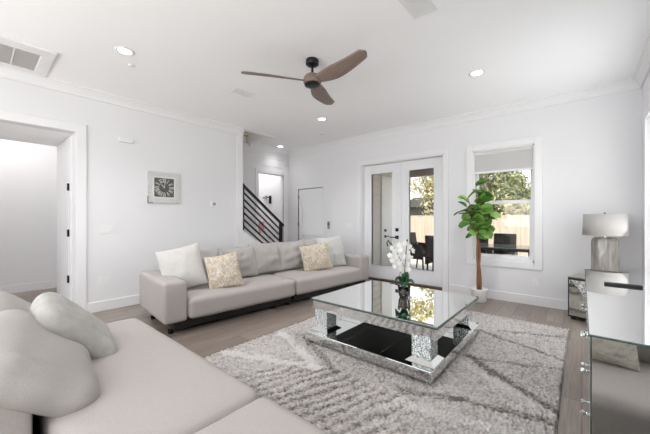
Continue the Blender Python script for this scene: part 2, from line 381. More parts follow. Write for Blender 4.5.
# ------------------------------------------------------------------ closet door (door_1)
d1 = sroot('door_1', (CX0, YB + .02, 0))
W_ = CX1 - CX0
bm = bmesh.new(); box(bm, (.004, .02, .01), (W_ - .004, .05, CH - .014))
for a, b in (((.004, 0, .01), (.13, .025, CH - .014)), ((W_ - .13, 0, .01), (W_ - .004, .025, CH - .014)), ((.13, 0, .01), (W_ - .13, .025, .25)), ((.13, 0, .86), (W_ - .13, .025, 1.0)), ((.13, 0, CH - .14), (W_ - .13, .025, CH - .014))): box(bm, a, b)
obj('door_panel', bm, DOORP, d1)
dark = mat('dark_door_gap', srgb(70, 70, 70), .8)
boxes('door_reveal', [((0, .05, 0), (W_, .12, CH))], DOORP, d1); boxes('top_gap_shade', [((0, .03, CH - .012), (W_, .05, CH))], dark, d1)  # dark strip paints the shadow line above the door
for hz in (.25, 1.09, 1.78):
    boxes('hinge', [((-.004, -.03, hz), (.022, .0, hz + .1))], CHROME, d1)
# jamb trim thin
struct('trim_door_closet', [((CX0 - .02, YB - .006, 0), (CX0, YB + .02, CH + .02)), ((CX1, YB - .006, 0), (CX1 + .02, YB + .02, CH + .02)), ((CX0, YB - .006, CH), (CX1, YB + .02, CH + .02))], TRIM)

# ------------------------------------------------------------------ french doors (door_2, door_3)
YD = 5.55
struct('trim_french_casing', [((FX0 - .09, YB - .02, 0), (FX0, YB, FH + .09)), ((FX1, YB - .02, 0), (FX1 + .09, YB, FH + .09)), ((FX0, YB - .02, FH), (FX1, YB, FH + .09)),
                              ((FX0, YB, 0), (FX0 + .02, YB + T, FH)), ((FX1 - .02, YB, 0), (FX1, YB + T, FH)), ((FX0, YB, FH - .02), (FX1, YB + T, FH))], TRIM, bevel=.003)
struct('trim_french_threshold', [((FX0 + .02, YD - .06, 0), (FX1 - .02, YB + T + .05, .035))], mat('bronze_threshold', srgb(92, 78, 66), .4, metal=.5))
def leaf(name, x0, x1, hand):
    d = sroot(name, (x0, YD, .04)); wd = x1 - x0; hh = FH - .02 - .045
    st = .185; bt = .27; tp = .19
    boxes('door_frame', [((0, 0, 0), (st, .045, hh)), ((wd - st, 0, 0), (wd, .045, hh)), ((st, 0, 0), (wd - st, .045, bt)), ((st, 0, hh - tp), (wd - st, .045, hh))], DOORP, d, bevel=.003)
    b = .022
    boxes('glazing_bead', [((st - b, -.012, bt - b), (st, .05, hh - tp + b)), ((wd - st, -.012, bt - b), (wd - st + b, .05, hh - tp + b)), ((st, -.012, bt - b), (wd - st, .05, bt)), ((st, -.012, hh - tp), (wd - st, .05, hh - tp + b))], DOORP, d, bevel=.004)
    boxes('glass_pane', [((st, .02, bt), (wd - st, .026, hh - tp))], GLASS, d)
    if hand:
        xk = wd - .075
        bm = bmesh.new(); box(bm, (xk - .033, -.012, .99), (xk + .033, 0, 1.056)); obj('deadbolt', bm, BLACK, d, bevel=.002)
        bm = bmesh.new(); box(bm, (xk - .033, -.012, .84), (xk + .033, 0, .906)); tube(bm, [(xk, -.012, .873), (xk, -.055, .873)], .011); box(bm, (xk - .135, -.062, .863), (xk + .012, -.045, .883))
        obj('lever_handle', bm, BLACK, d)
    else:
        boxes('astragal', [((-.025, -.014, 0), (.025, 0, hh))], DOORP, d, bevel=.003)
mid = (FX0 + FX1) / 2
leaf('door_2', FX0 + .022, mid - .002, True)
leaf('door_3', mid + .002, FX1 - .022, False)

# passage side door (door_4) with three black hinges
d4 = sroot('door_4', (-5.44, DY1, 0))
boxes('door_slab', [((-.86, -.025, .01), (-.01, .0, 2.36))], DOORP, d4, bevel=.003)
boxes('door_casing', [((-.0, -.018, 0), (.08, 0, 2.43)), ((-.94, -.018, 0), (-.86, 0, 2.43)), ((-.86, -.018, 2.36), (0, 0, 2.43))], TRIM, d4)
for hz in (.40, 1.04, 1.68): boxes('hinge', [((-.022, -.04, hz), (.018, -.018, hz + .1))], BLACK, d4)

# ------------------------------------------------------------------ window_1
w1 = sroot('window_1', (WX0, YB, WZ0)); ww = WX1 - WX0; wh = WZ1 - WZ0
c = .1
boxes('window_casing', [((-c, -.022, -c), (0, 0, wh + c)), ((ww, -.022, -c), (ww + c, 0, wh + c)), ((0, -.022, wh), (ww, 0, wh + c)), ((0, -.022, -c), (ww, 0, 0))], TRIM, w1, bevel=.004)
boxes('window_jamb', [((0, 0, 0), (.02, T, wh)), ((ww - .02, 0, 0), (ww, T, wh)), ((0, 0, wh - .02), (ww, T, wh)), ((0, 0, 0), (ww, T, .03))], TRIM, w1)
MZ = 1.555 - WZ0
boxes('upper_sash', [((.02, .11, MZ - .02), (.06, .15, wh - .02)), ((ww - .06, .11, MZ - .02), (ww - .02, .15, wh - .02)), ((.06, .11, MZ - .02), (ww - .06, .15, MZ + .03)), ((.06, .11, wh - .06), (ww - .06, .15, wh - .02))], TRIM, w1)
boxes('lower_sash', [((.02, .07, .03), (.07, .11, MZ + .02)), ((ww - .07, .07, .03), (ww - .02, .11, MZ + .02)), ((.07, .07, MZ - .03), (ww - .07, .11, MZ + .02)), ((.07, .07, .03), (ww - .07, .11, .08))], TRIM, w1)
boxes('upper_pane', [((.06, .128, MZ + .03), (ww - .06, .132, wh - .06))], GLASS, w1)
boxes('lower_pane', [((.07, .088, .08), (ww - .07, .092, MZ - .03))], GLASS, w1)
bl = thing('window_blind', 'pale grey cellular blind pulled partway down the single window', 'blind', (WX0 + .022, YB + .02, 0))
bm = bmesh.new(); n = 22; z1, z0 = WZ1 - .07, 2.06
for i in range(n):
    a = z0 + (z1 - z0) * i / n; b = z0 + (z1 - z0) * (i + 1) / n; m_ = (a + b) / 2
    prism(bm, [(0, .0, a), (0, -.008 + .0, m_), (0, 0, b), (0, .03, b), (0, .038, m_), (0, .03, a)], (ww - .044, 0, 0))
obj('blind_fabric', bm, SHADEM, bl)
boxes('head_rail', [((0, -.012, WZ1 - .075), (ww - .044, .045, WZ1 - .022))], SHADEM, bl, bevel=.003)
boxes('bottom_rail', [((0, -.012, 2.03), (ww - .044, .042, 2.062))], TRIM, bl, bevel=.004)
# window_2 in the right wall
w2 = sroot('window_2', (XR, 3.4, .5))
boxes('window_casing', [((-.022, -.1, -.1), (0, 0, 2.04)), ((-.022, 1.62, -.1), (0, 1.72, 2.04)), ((-.022, 0, 1.94), (0, 1.62, 2.04)), ((-.022, 0, -.1), (0, 1.62, 0))], TRIM, w2, bevel=.004)
boxes('window_frame', [((0.06, 0, 0), (.1, .05, 1.94)), ((.06, 1.57, 0), (.1, 1.62, 1.94)), ((.06, .05, 1.89), (.1, 1.57, 1.94)), ((.06, .05, 0), (.1, 1.57, .05)), ((.06, .79, .05), (.1, .83, 1.89))], TRIM, w2)

# ------------------------------------------------------------------ stair railing
rl = thing('stair_railing', 'black metal railing with slanted bars descending beside the white stair wall', 'railing', (XL - .06, 3.5, 0))
boxes('post', [((-.03, .0, 1.06), (.03, .06, 1.99))], BLACK, rl)
boxes('post', [((-.03, 1.015, .42), (.03, 1.075, 1.19))], BLACK, rl)
def rail(zA, zB, y0, y1, th, hw, name):
    bm = bmesh.new(); prism(bm, [(-hw, y0, zA - th / 2), (hw, y0, zA - th / 2), (hw, y0, zA + th / 2), (-hw, y0, zA + th / 2)], (0, y1 - y0, zB - zA)); obj(name, bm, BLACK, rl)
rail(2.01, 1.13, -.02, 1.12, .045, .03, 'handrail')
for k in range(6):
    za = 1.83 - k * .135
    rail(za, za - .79, .04, 1.03, .036, .012, 'bar')

# ------------------------------------------------------------------ outside: patio, fence, trees
struct('patio', [((-9, YB + T, -.2), (3.5, 8.3, -.02))], CONC)
struct('ground', [((-40, 8.3, -.35), (30, 60, -.25)), ((-40, -20, -.35), (-7.9, 8.3, -.25)), ((3.5, -20, -.35), (30, 8.3, -.25)), ((-8, -20, -.35), (3.6, YR - .2, -.25))], GROUND)
struct('ceiling_porch', [((-5.5, YB + T, 2.62), (2.5, 7.95, 2.75)), ((-5.5, 7.8, 2.42), (2.5, 7.95, 2.62))], PORCHC)
# siding wall of the wing, x=-3.95 facing +x, lap boards
PX = -3.80
bm = bmesh.new(); z = -.05
while z < 2.6:
    prism(bm, [(PX, YB + T, z), (PX + .03, YB + T, z), (PX + .004, YB + T, z + .16), (PX, YB + T, z + .16)], (0, 8.1 - YB - T, 0)); z += .16
box(bm, (PX - .15, YB + T, -.1), (PX, 8.1, 2.62))
o = obj('wall_porch_siding', bm, SIDE); o['kind'] = 'structure'
d5 = sroot('door_5', (PX + .022, 6.66, -.02))
boxes('door_casing', [((0, -.09, 0), (.03, 0, 2.36)), ((0, .92, 0), (.03, 1.01, 2.36)), ((0, 0, 2.27), (.03, .92, 2.36))], TRIM, d5)
boxes('door_slab', [((0, 0, 0), (.012, .92, 2.27)), ((.012, 0, 0), (.024, .13, 2.27)), ((.012, .79, 0), (.024, .92, 2.27)), ((.012, .13, 2.1), (.024, .79, 2.27)), ((.012, .13, 0), (.024, .79, .25)), ((.012, .13, .95), (.024, .79, 1.08))], DOORP, d5)
boxes('deadbolt', [((.024, .04, .98), (.05, .1, 1.04))], BLACK, d5)
boxes('lever_handle', [((.024, .04, .83), (.04, .1, .89)), ((.04, .05, .85), (.075, .2, .87))], BLACK, d5)

FN = thing('wooden_fence', 'tan vertical board wooden fence running across the back yard', 'fence', (0, 13, -.25))
bm = bmesh.new(); x = -14.0
while x < 7:
    box(bm, (x, random.uniform(0, .008), .03), (x + .137, .02 + random.uniform(0, .008), 1.62 + random.uniform(-.01, .01))); x += .143
obj('boards', bm, FENCEM, FN)
boxes('rail', [((-14, .025, .35), (7, .06, .44))], FENCEM, FN); boxes('rail', [((-14, .025, 1.25), (7, .06, 1.34))], FENCEM, FN)
boxes('cap_board', [((-14, -.01, 1.62), (7, .07, 1.66))], FENCEM, FN)
for i in range(9): boxes('post', [((-13.6 + i * 2.4, .06, 0), (-13.5 + i * 2.4, .16, 1.6))], FENCEM, FN)

def tree(name, x, y, h, r, m, label, n=2600, lo=.18, seed=0, ls=.13):
    rd = random.Random(seed)
    t = thing(name, label, 'tree', (x, y, -.25))
    bm = bmesh.new(); tube(bm, [(0, 0, 0), (.06, .03, h * .4), (0, 0, h * .75)], [.12, .09, .03], 8)
    for k in range(6):
        a = k * 1.1; tube(bm, [(.04, .02, h * .3 + k * .1), (math.cos(a) * r * .6, math.sin(a) * r * .6, h * (.5 + .06 * k))], [.05, .015], 6)
    obj('trunk', bm, TREEB, t, smooth=True)
    bm = bmesh.new()
    blobs = [(Vector((rd.uniform(-r, r) * .75, rd.uniform(-r, r) * .5, h * rd.uniform(lo, .95))), r * rd.uniform(.28, .5)) for _ in range(16)]
    for _ in range(n):
        c_, rr = rd.choice(blobs); d = Vector((rd.gauss(0, 1), rd.gauss(0, 1), rd.gauss(0, 1))).normalized()
        p = c_ + d * rr * rd.uniform(.6, 1.05)
        if p.z < .2: continue
        q = Matrix.Rotation(rd.uniform(0, 6.3), 3, d) ; a = q @ d.orthogonal().normalized(); b = d.cross(a); sz = ls * rd.uniform(.6, 1.3)
        a = (a + d * rd.uniform(-.6, .6)).normalized()
        vs = [bm.verts.new(p + a * sz), bm.verts.new(p + b * sz * .5), bm.verts.new(p - a * sz), bm.verts.new(p - b * sz * .5)]
        bm.faces.new(vs)
    obj('crown', bm, m, t, recalc=False)
tree('leafy_tree', -2.95, 15.0, 4.6, 1.5, TREEG, 'dense green tree over the fence, filling the single window left half', 9000, seed=1, ls=.09)
tree('leafy_tree', -.55, 16.4, 4.4, 1.5, TREEG, 'dense green tree over the fence, filling the single window right half', 9000, seed=2, ls=.09)
tree('pale_tree', -6.2, 16.5, 5.4, 1.9, TREEY, 'pale yellow-green tree over the fence, seen through the glazed patio door', 3000, lo=.42, seed=3, ls=.12)
tree('leafy_tree', -4.1, 18.3, 5.0, 1.4, TREEG, 'shadowy green tree at the right edge of the patio door glass', 2400, lo=.3, seed=4)
tree('garden_shrub', -1.85, 13.8, 2.25, .7, TREEY, 'low yellowish shrub just over the fence, behind the window sash bar', 1900, lo=.5, seed=5, ls=.09)
bm = bmesh.new(); box(bm, (-9.5, 20, 0), (-4.5, 24, 2.35)); prism(bm, [(-9.8, 19.7, 2.3), (-9.8, 24.3, 2.3), (-9.8, 22, 3.1)], (5.6, 0, 0))
tag(obj('neighbouring_shed', bm, mat('dark_shed', srgb(70, 72, 66), .9), loc=(0, 0, -.25)), 'low dark building far beyond the fence, under the pale tree', 'shed')

# patio table and chairs
pt = thing('patio_table', 'long dark glass-topped patio table on the covered patio', 'table', (-1.7, 7.45, -.02))
boxes('table_top', [((-1.0, -.45, .70), (1.0, .45, .715))], TTOP, pt, bevel=.003)
boxes('table_frame', [((-1.0, -.45, .65), (1.0, -.40, .70)), ((-1.0, .40, .65), (1.0, .45, .70)), ((-1.0, -.4, .65), (-.95, .4, .70)), ((.95, -.4, .65), (1.0, .4, .70))], WICKER, pt)
for sx in (-.95, .9):
    for sy in (-.42, .37): boxes('leg', [((sx, sy, 0), (sx + .05, sy + .05, .65))], WICKER, pt)
def patio_chair(x, y, rz, label):
    t = thing('patio_chair', label, 'chair', (x, y, -.02), rz, 'wicker patio chairs')
    bm = bmesh.new(); softbox(bm, (.48, .48, .08), (0, 0, .42), .02, 0, 6); obj('seat', bm, WICKER, t, smooth=True)
    M = Matrix.Translation((0, .23, .42)) @ Matrix.Rotation(-.16, 4, 'X')
    bm = bmesh.new(); softbox(bm, (.48, .05, .52), (0, 0, .27), .02, 0, 6, M=M); obj('backrest', bm, WICKER, t, smooth=True)
    for sx in (-1, 1):
        bm = bmesh.new(); tube(bm, [(sx * .26, -.22, 0), (sx * .26, -.2, .62), (sx * .26, -.14, .65), (sx * .26, .26, .66)], .02, 8); box(bm, (sx * .26 - .012, -.2, .30), (sx * .26 + .012, .24, .64)); obj('armrest', bm, WICKER, t)
        bm = bmesh.new(); tube(bm, [(sx * .22, .26, 0), (sx * .22, .2, .42)], .02, 8); obj('leg', bm, WICKER, t, smooth=True)
    return t
patio_chair(-3.12, 7.42, math.radians(82), 'dark wicker patio chair at the left end of the outdoor table')
patio_chair(-2.36, 6.72, math.radians(180), 'dark wicker patio chair with its back towards the glazed door, near side of outdoor table')
patio_chair(-1.42, 8.08, 0, 'dark wicker patio chair at the far side of the outdoor table, centred in the window')
patio_chair(-2.02, 8.1, 0, 'dark wicker patio chair at the far side of the outdoor table, beside the fig trunk')

# ------------------------------------------------------------------ sofa along the left side
u = Vector((.096, .995, 0)).normalized(); ANG = math.atan2(-u.x, u.y)      # local +Y -> u, local -X -> back
sofa = thing('sectional_sofa', 'long grey fabric sofa with black base facing the coffee table', 'sofa', (-3.42, 1.35, 0), ANG)
L = 3.58; AW = .25
boxes('base', [((-.98, .12, .045), (-.06, L / 2 - .02, .145)), ((-.98, L / 2 + .02, .045), (-.06, L - .05, .145))], BLACKP, sofa, bevel=.005)
for y0 in (0, L - AW):
    bm = bmesh.new(); softbox(bm, (1.06, AW, .455), (-.53, y0 + AW / 2, .363), .035, .006, 14); obj('armrest', bm, FAB, sofa, smooth=True)
bm = bmesh.new(); softbox(bm, (.2, L - 2 * AW - .01, .50), (-.96, L / 2, .39), .04, 0, 14); obj('backrest', bm, FAB, sofa, smooth=True)
for y0, y1 in ((AW + .004, L / 2 - .003), (L / 2 + .003, L - AW - .004)):
    bm = bmesh.new(); softbox(bm, (.88, y1 - y0, .24), (-.40, (y0 + y1) / 2, .265), .055, .018, 22, wr=.003); obj('seat_cushion', bm, FAB, sofa, smooth=True)
for k, (yy, tw) in enumerate(((.66, .02), (1.24, -.10), (1.72, .12), (2.26, -.06), (2.86, .0))):
    bm = bmesh.new(); pillow_mesh(bm, (.62, .52, .60, .64, .62)[k], .47 + .03 * (k > 1), .24, 22, .035, .014, k * 3.3)
    o = obj('back_cushion', bm, FABL, sofa, smooth=True)
    o.matrix_local = frame_from((1, tw, .32), (-.3, 0, 1), (-.69 + .05 * (k == 1), yy, .63 + .02 * (k > 1)))
for x, y in ((-.12, .1), (-.8, .1), (-.12, 1.5), (-.12, 1.74), (-.12, L - .12), (-.8, L - .12)):
    bm = bmesh.new(); lathe(bm, [(.025, 0), (.03, .047)], (x, y, 0), 12); obj('foot', bm, BLACK, sofa)
def sofa_pt(s, d, h): return Vector((-3.42, 1.35, 0)) + u * s + Vector((-u.y, u.x, 0)) * d + Vector((0, 0, h))
nrm_s = Vector((u.y, -u.x, 0))
def throw(name, wd, ht, th, m, loc, n, up, label, cat='pillow', wr=.006, seed=0, pinch=.06, group=None):
    bm = bmesh.new(); pillow_mesh(bm, wd, ht, th, 28, pinch, wr, seed)
    o = obj(name, bm, m, smooth=True); o.matrix_world = frame_from(n, up, loc); tag(o, label, cat, group); return o
throw('throw_pillow', .52, .56, .20, PILW, sofa_pt(.35, .48, .665), nrm_s * .9 + Vector((0, -.42, .34)), (-.25, -.13, 1), 'large plain off-white pillow against the sofa arm nearest the camera', seed=1)
throw('throw_pillow', .43, .46, .15, DAMASK, sofa_pt(.79, .24, .60), nrm_s * .9 + Vector((.0, -.42, .36)), (-.25, -.05, 1), 'gold damask pillow leaning in front of the plain off-white pillow', seed=2)
throw('throw_pillow', .53, .47, .15, DAMASK, sofa_pt(2.52, .34, .62), nrm_s * .9 + Vector((.0, -.48, .30)), (-.22, -.05, 1), 'gold damask pillow leaning in front of the fuzzy white pillow', seed=5)
throw('throw_pillow', .54, .57, .15, FUZZ, sofa_pt(3.00, .44, .67), nrm_s * .9 + Vector((.0, -.35, .25)), (-.2, .02, 1), 'fuzzy white pillow beside the far arm of the long sofa', seed=6, wr=.009)

# ------------------------------------------------------------------ foreground sectional
s2 = thing('sectional_sofa', 'grey modular sofa in the foreground seen from behind its low back', 'sofa', (0, 0, 0))
for x0, x1 in ((-3.05, -1.247), (-1.235, .46)):
    bm = bmesh.new(); softbox(bm, (x1 - x0, .75, .24), ((x0 + x1) / 2, .60, .305), .06, .016, 24, wr=.003); obj('seat_cushion', bm, FAB, s2, smooth=True)
    boxes('base', [((x0 + .06, .0, .05), (x1 - .06, .90, .183))], BLACKP, s2, bevel=.004)
for x0, x1 in ((-3.05, -1.775), (-.55, .46)):
    bm = bmesh.new(); softbox(bm, (x1 - x0, .2, .43), ((x0 + x1) / 2, .075, .395), .025, 0, 12); obj('backrest', bm, FAB, s2, smooth=True)
bm = bmesh.new(); softbox(bm, (.82, .20, .47), (0, 0, 0), .10, .03, 24, wr=.014, seed=4)
o = obj('back_cushion', bm, FABL, s2, smooth=True); o.matrix_local = frame_from((.10, .62, .78), (-.05, -.8, .6), (-2.13, .225, .575))
bm = bmesh.new(); softbox(bm, (.62, .22, .50), (0, 0, 0), .12, .02, 20, wr=.012, seed=9)
o = obj('back_cushion', bm, FABL, s2, smooth=True); o.matrix_local = frame_from((0, .66, .74), (0, -.8, .6), (-2.98, .20, .585))
bm = bmesh.new(); pillow_mesh(bm, .48, .5, .2, 22, .03, .008, 31)
o = obj('back_cushion', bm, FABL, s2, smooth=True); o.matrix_local = frame_from((-.25, .9, .3), (0, -.3, 1), (.27, .27, .66))
for x, y in ((-2.95, .84), (-1.35, .84), (-1.12, .84), (.35, .84), (-2.95, .08), (.35, .08)):
    bm = bmesh.new(); lathe(bm, [(.025, 0), (.03, .052)], (x, y, 0), 12); obj('foot', bm, BLACK, s2)
bm = bmesh.new(); softbox(bm, (.46, .15, .50), (0, 0, 0), .075, .015, 22, wr=.014, seed=12)
o = obj('throw_pillow', bm, PILG, smooth=True); o.matrix_world = frame_from((.16, .70, .69), (0, -.7, .7), (-2.47, .44, .60))
tag(o, 'pale grey velvety pillow lying tilted on the foreground sofa seat', 'pillow')
throw('throw_pillow', .50, .50, .16, mat('cream_textured_knit', srgb(214, 208, 196), .95, bump=1, bscale=26, bdist=.03, spec=.1), (.0, .47, .675), (.05, .9, .35), (0, -.3, 1), 'cream bumpy-textured pillow on the foreground sofa, visible only in the dresser mirror', seed=14)
bm = bmesh.new(); box(bm, (-.05, -.02, 0), (.05, .02, .002)); 
tag(obj('paper_tag', bm, PAPER, loc=(.07, .60, .437), rot=(0, .05, .3)), 'small white paper tag lying by the cream pillow, seen in the dresser mirror', 'tag')

# ------------------------------------------------------------------ rug
RX0, RX1, RY0, RY1 = -2.64, -.115, .98, 4.42
def rug():
    nx, ny = 230, 268
    segs = [  # (x0,y0,x1,y1,width,value)
        (-2.58, 1.567, -1.719, 1.915, .05, .38), (-1.719, 1.915, -2.53, 2.253, .05, .38), (-2.304, 2.364, -1.567, 1.97, .045, -.30),
        (-.894, 3.76, -.123, 3.46, .035, -.40), (-.813, 2.99, -.099, 2.493, .045, -.42), (-.849, 2.842, -.105, 2.401, .05, .20), (-.807, 2.969, -.102, 3.239, .03, -.28),
        (-.714, 3.874, -.131, 4.149, .035, -.30), (-1.035, 2.081, -.663, 2.222, .05, -.34), (-.663, 2.222, -.114, 2.37, .05, -.34), (-.958, 1.926, -.3, 2.1, .05, .20),
        (-2.6, 3.2, -1.9, 2.5, .05, .25), (-2.6, 3.0, -1.8, 4.3, .05, -.3), (-1.9, 4.3, -1.0, 3.7, .04, -.3), (-.9, 1.5, -.15, 1.95, .05, -.3), (-.62, 1.5, -.2, 1.75, .04, .2)]
    verts = []; tone = []
    for j in range(ny + 1):
        for i in range(nx + 1):
            x = RX0 + (RX1 - RX0) * i / nx; y = RY0 + (RY1 - RY0) * j / ny
            wx = x + .035 * noise.noise(Vector((x * 7, y * 7, 3))); wy = y + .035 * noise.noise(Vector((x * 7, y * 7, 9)))
            t = .0
            for (a, b, c_, d, wd, v) in segs:
                dx, dy = c_ - a, d - b; l2 = dx * dx + dy * dy; k = max(0, min(1, ((wx - a) * dx + (wy - b) * dy) / l2))
                q = math.hypot(wx - a - k * dx, wy - b - k * dy)
                if q < wd: t += v * (1 - (q / wd) ** 3)
            # ribbed zone below the table front
            zone = min(1, max(0, (wx + 2.15) / .15)) * min(1, max(0, (-.75 - wx) / .2)) * min(1, max(0, (2.0 + .1 * (wx + 2) - wy) / .12))
            ph = (wx * .95 - wy * .3) / .085
            t += zone * .20 * (math.sin(ph * 2 * PI + 3 * noise.noise(Vector((x * 4, y * 4, 7))))) - zone * .10
            t += .12 * noise.noise(Vector((x * 1.6, y * 1.6, 0))) + .10 * noise.noise(Vector((x * 14, y * 14, 4)))
            t += random.uniform(-.32, .32)
            hh = .022 + .010 * max(-1, min(1, t)) + random.uniform(-.009, .009)
            ed = min(i, nx - i, j, ny - j)
            if ed == 0: hh = .002
            verts.append((x + random.uniform(-.003, .003), y + random.uniform(-.003, .003), hh)); tone.append(.5 + t * .62)
    faces = [(j * (nx + 1) + i, j * (nx + 1) + i + 1, (j + 1) * (nx + 1) + i + 1, (j + 1) * (nx + 1) + i) for j in range(ny) for i in range(nx)]
    me = bpy.data.meshes.new('pile'); me.from_pydata(verts, [], faces)
    at = me.attributes.new('tone', 'FLOAT', 'POINT'); at.data.foreach_set('value', tone)
    m = mat('rug_shag', srgb(150, 142, 138), 1, spec=.05, bump=1, bscale=160, bdist=.02); n = m.node_tree; p = n.nodes['Principled BSDF']
    a = n.nodes.new('ShaderNodeAttribute'); a.attribute_name = 'tone'; r = n.nodes.new('ShaderNodeValToRGB'); e = r.color_ramp.elements
    e[0].position = .2; e[0].color = srgb(138, 131, 128); e[1].position = .72; e[1].color = srgb(248, 245, 243); x = e.new(.48); x.color = srgb(222, 216, 212)
    n.links.new(a.outputs['Fac'], r.inputs[0]); n.links.new(r.outputs[0], p.inputs['Base Color'])
    me.materials.append(m)
    rt = thing('area_rug', 'grey shag rug with carved diagonal lines lying under the coffee table', 'rug', (0, 0, .001))
    o = bpy.data.objects.new('pile', me); COL.objects.link(o); o.parent = rt
    bm = bmesh.new()
    for y_, s in ((RY1, 1),):
        x = RX0
        while x < RX1:
            x1 = x + random.uniform(-.01, .01)
            tube(bm, [(x, y_ - .01 * s, .012), (x1, y_ + .035 * s, .016), (x1 + random.uniform(-.012, .012), y_ + .08 * s, .007)], [.007, .008, .006], 5); x += .021
    obj('fringe', bm, mat('rug_fringe', srgb(205, 200, 196), .95), rt)
rug()

# ------------------------------------------------------------------ coffee table
TX, TY = -1.525, 2.96
ct = thing('coffee_table', 'square mirrored coffee table with crystal-filled corner pillars standing on the rug', 'table', (TX, TY, .03))
hw, hd = .675, .615; HT = .42     # local heights above the rug
boxes('glass_top', [((-hw, -hd, HT - .022), (hw, hd, HT - .0025))], GEDGE, ct, bevel=.004)
boxes('mirror_top', [((-hw + .008, -hd + .008, HT - .0027), (hw - .008, hd - .008, HT))], MIRT, ct)
bm = bmesh.new(); aw = .025
for (x0, y0, x1, y1) in ((-hw + .02, -hd + .02, hw - .02, -hd + .03), (-hw + .02, hd - .03, hw - .02, hd - .02)): box(bm, (x0, y0, HT - .115), (x1, y1, HT - .017))
for (x0, y0, x1, y1) in ((-hw + .02, -hd + .03, -hw + .03, hd - .03), (hw - .03, -hd + .03, hw - .02, hd - .03)): box(bm, (x0, y0, HT - .115), (x1, y1, HT - .017))
obj('apron', bm, MIRROR, ct)
boxes('underside', [((-hw + .03, -hd + .03, HT - .105), (hw - .03, hd - .03, HT - .018))], BLACKP, ct)
BW, BD, BH = .66, .71, .105
boxes('plinth', [((-BW + .05, -BD + .05, 0), (BW - .05, BD - .05, .02))], BLACKP, ct)
boxes('base_shelf', [((-BW, -BD, .02), (BW, BD, BH))], MIRROR, ct, bevel=.004)
bm = bmesh.new()
for k in (-.2, .2): box(bm, (k - .0015, -BD + .05, BH), (k + .0015, BD - .05, BH + .0012)); box(bm, (-BW + .05, k - .0015, BH), (BW - .05, k + .0015, BH + .0012))
obj('shelf_joints', bm, dark, ct)
for sx in (-1, 1):
    for sy in (-1, 1):
        cx, cy = sx * (BW - .125), sy * (BD - .185); a = .078
        bm = bmesh.new(); box(bm, (cx - a, cy - a, BH + .03), (cx + a, cy + a, HT - .106)); pl = obj('pillar', bm, CRYS, ct)
        bm = bmesh.new()
        def frust(z0, z1, a0, a1):
            v0 = [bm.verts.new((cx + p * a0, cy + q * a0, z0)) for p, q in ((-1, -1), (1, -1), (1, 1), (-1, 1))]; v1 = [bm.verts.new((cx + p * a1, cy + q * a1, z1)) for p, q in ((-1, -1), (1, -1), (1, 1), (-1, 1))]
            bm.faces.new(v0[::-1]); bm.faces.new(v1)
            for i in range(4): bm.faces.new((v0[i], v0[(i + 1) % 4], v1[(i + 1) % 4], v1[i]))
        frust(BH + .001, BH + .03, .12, .08); obj('pillar_foot', bm, MIRT, pl)

# orchid in glass pot
oz = .03 + HT
orc = thing('potted_orchid', 'white orchid in a small clear glass pot on the coffee table', 'plant', (-1.453, 3.01, oz + .0005))
bm = bmesh.new(); lathe(bm, [(.045, 0), (.055, .03), (.062, .10), (.066, .125), (.062, .125), (.055, .06), (.042, .012)], seg=28, cap=False); bmesh.ops.contextual_create(bm, geom=[e for e in bm.edges if e.is_boundary])
obj('glass_pot', bm, GLASS, orc, smooth=True)
bm = bmesh.new(); lathe(bm, [(.036, .004), (.048, .04), (.056, .105), (.02, .118)], seg=20); obj('moss', bm, MOSS, orc, smooth=True)
bm = bmesh.new()
def strap(bm, a, ln, wd, rise, droop):
    n = 8; L_ = []; R_ = []
    for i in range(n + 1):
        t = i / n; r_ = ln * t; z = .11 + rise * math.sin(t * PI * .75) - droop * t * t; wv = wd * math.sin(PI * min(1, .12 + t * .88)) ** .7 + .002
        c_ = Vector((math.cos(a) * r_, math.sin(a) * r_, z)); s_ = Vector((-math.sin(a), math.cos(a), .25)) * wv
        L_.append(bm.verts.new(c_ - s_)); R_.append(bm.verts.new(c_ + s_))
    for i in range(n): bm.faces.new((L_[i], R_[i], R_[i + 1], L_[i + 1]))
for a, ln, rise, dr in ((.3, .12, .10, .05), (1.6, .10, .12, .02), (2.9, .12, .11, .04), (4.1, .10, .13, .02), (5.2, .13, .08, .04), (3.6, .05, .16, 0), (.9, .06, .15, 0), (5.6, .05, .16, 0)): strap(bm, a, ln, .034, rise, dr)
o = obj('leaves', bm, ORLF, orc, smooth=True); sm = o.modifiers.new('s', 'SOLIDIFY'); sm.thickness = .004
right = Vector((.76, .65, 0))
st1 = [Vector((0, 0, .11)), right * .01 + Vector((0, 0, .3)), right * .02 + Vector((0, 0, .45)), right * .035 + Vector((0, 0, .60))]
st2 = [right * .005 + Vector((0, 0, .33)), right * -.05 + Vector((0, 0, .43)), right * -.11 + Vector((0, 0, .54)), right * -.16 + Vector((0, 0, .60))]
bm = bmesh.new(); tube(bm, st1, .0045, 6); tube(bm, st2, .0035, 6); obj('stem', bm, STEMG, orc, smooth=True)
def orchid_flower(bm, c_, n, s_):
    n = n.normalized(); a = n.orthogonal().normalized(); b = n.cross(a)
    for k in range(5):
        an = k * 2 * PI / 5 + .3; d = a * math.cos(an) + b * math.sin(an); e_ = n.cross(d)
        ws = s_ * (.42 if k % 2 else .5)
        p = [c_, c_ + d * s_ * .4 + e_ * ws * .8 + n * .004, c_ + d * s_ * .8 + e_ * ws * .6 + n * .008, c_ + d * s_ + n * .002, c_ + d * s_ * .8 - e_ * ws * .6 + n * .008, c_ + d * s_ * .4 - e_ * ws * .8 + n * .004]
        bm.faces.new([bm.verts.new(v) for v in p])
    ell(bm, c_ + n * .008, (.007, .007, .007), 8)
rd = random.Random(5)
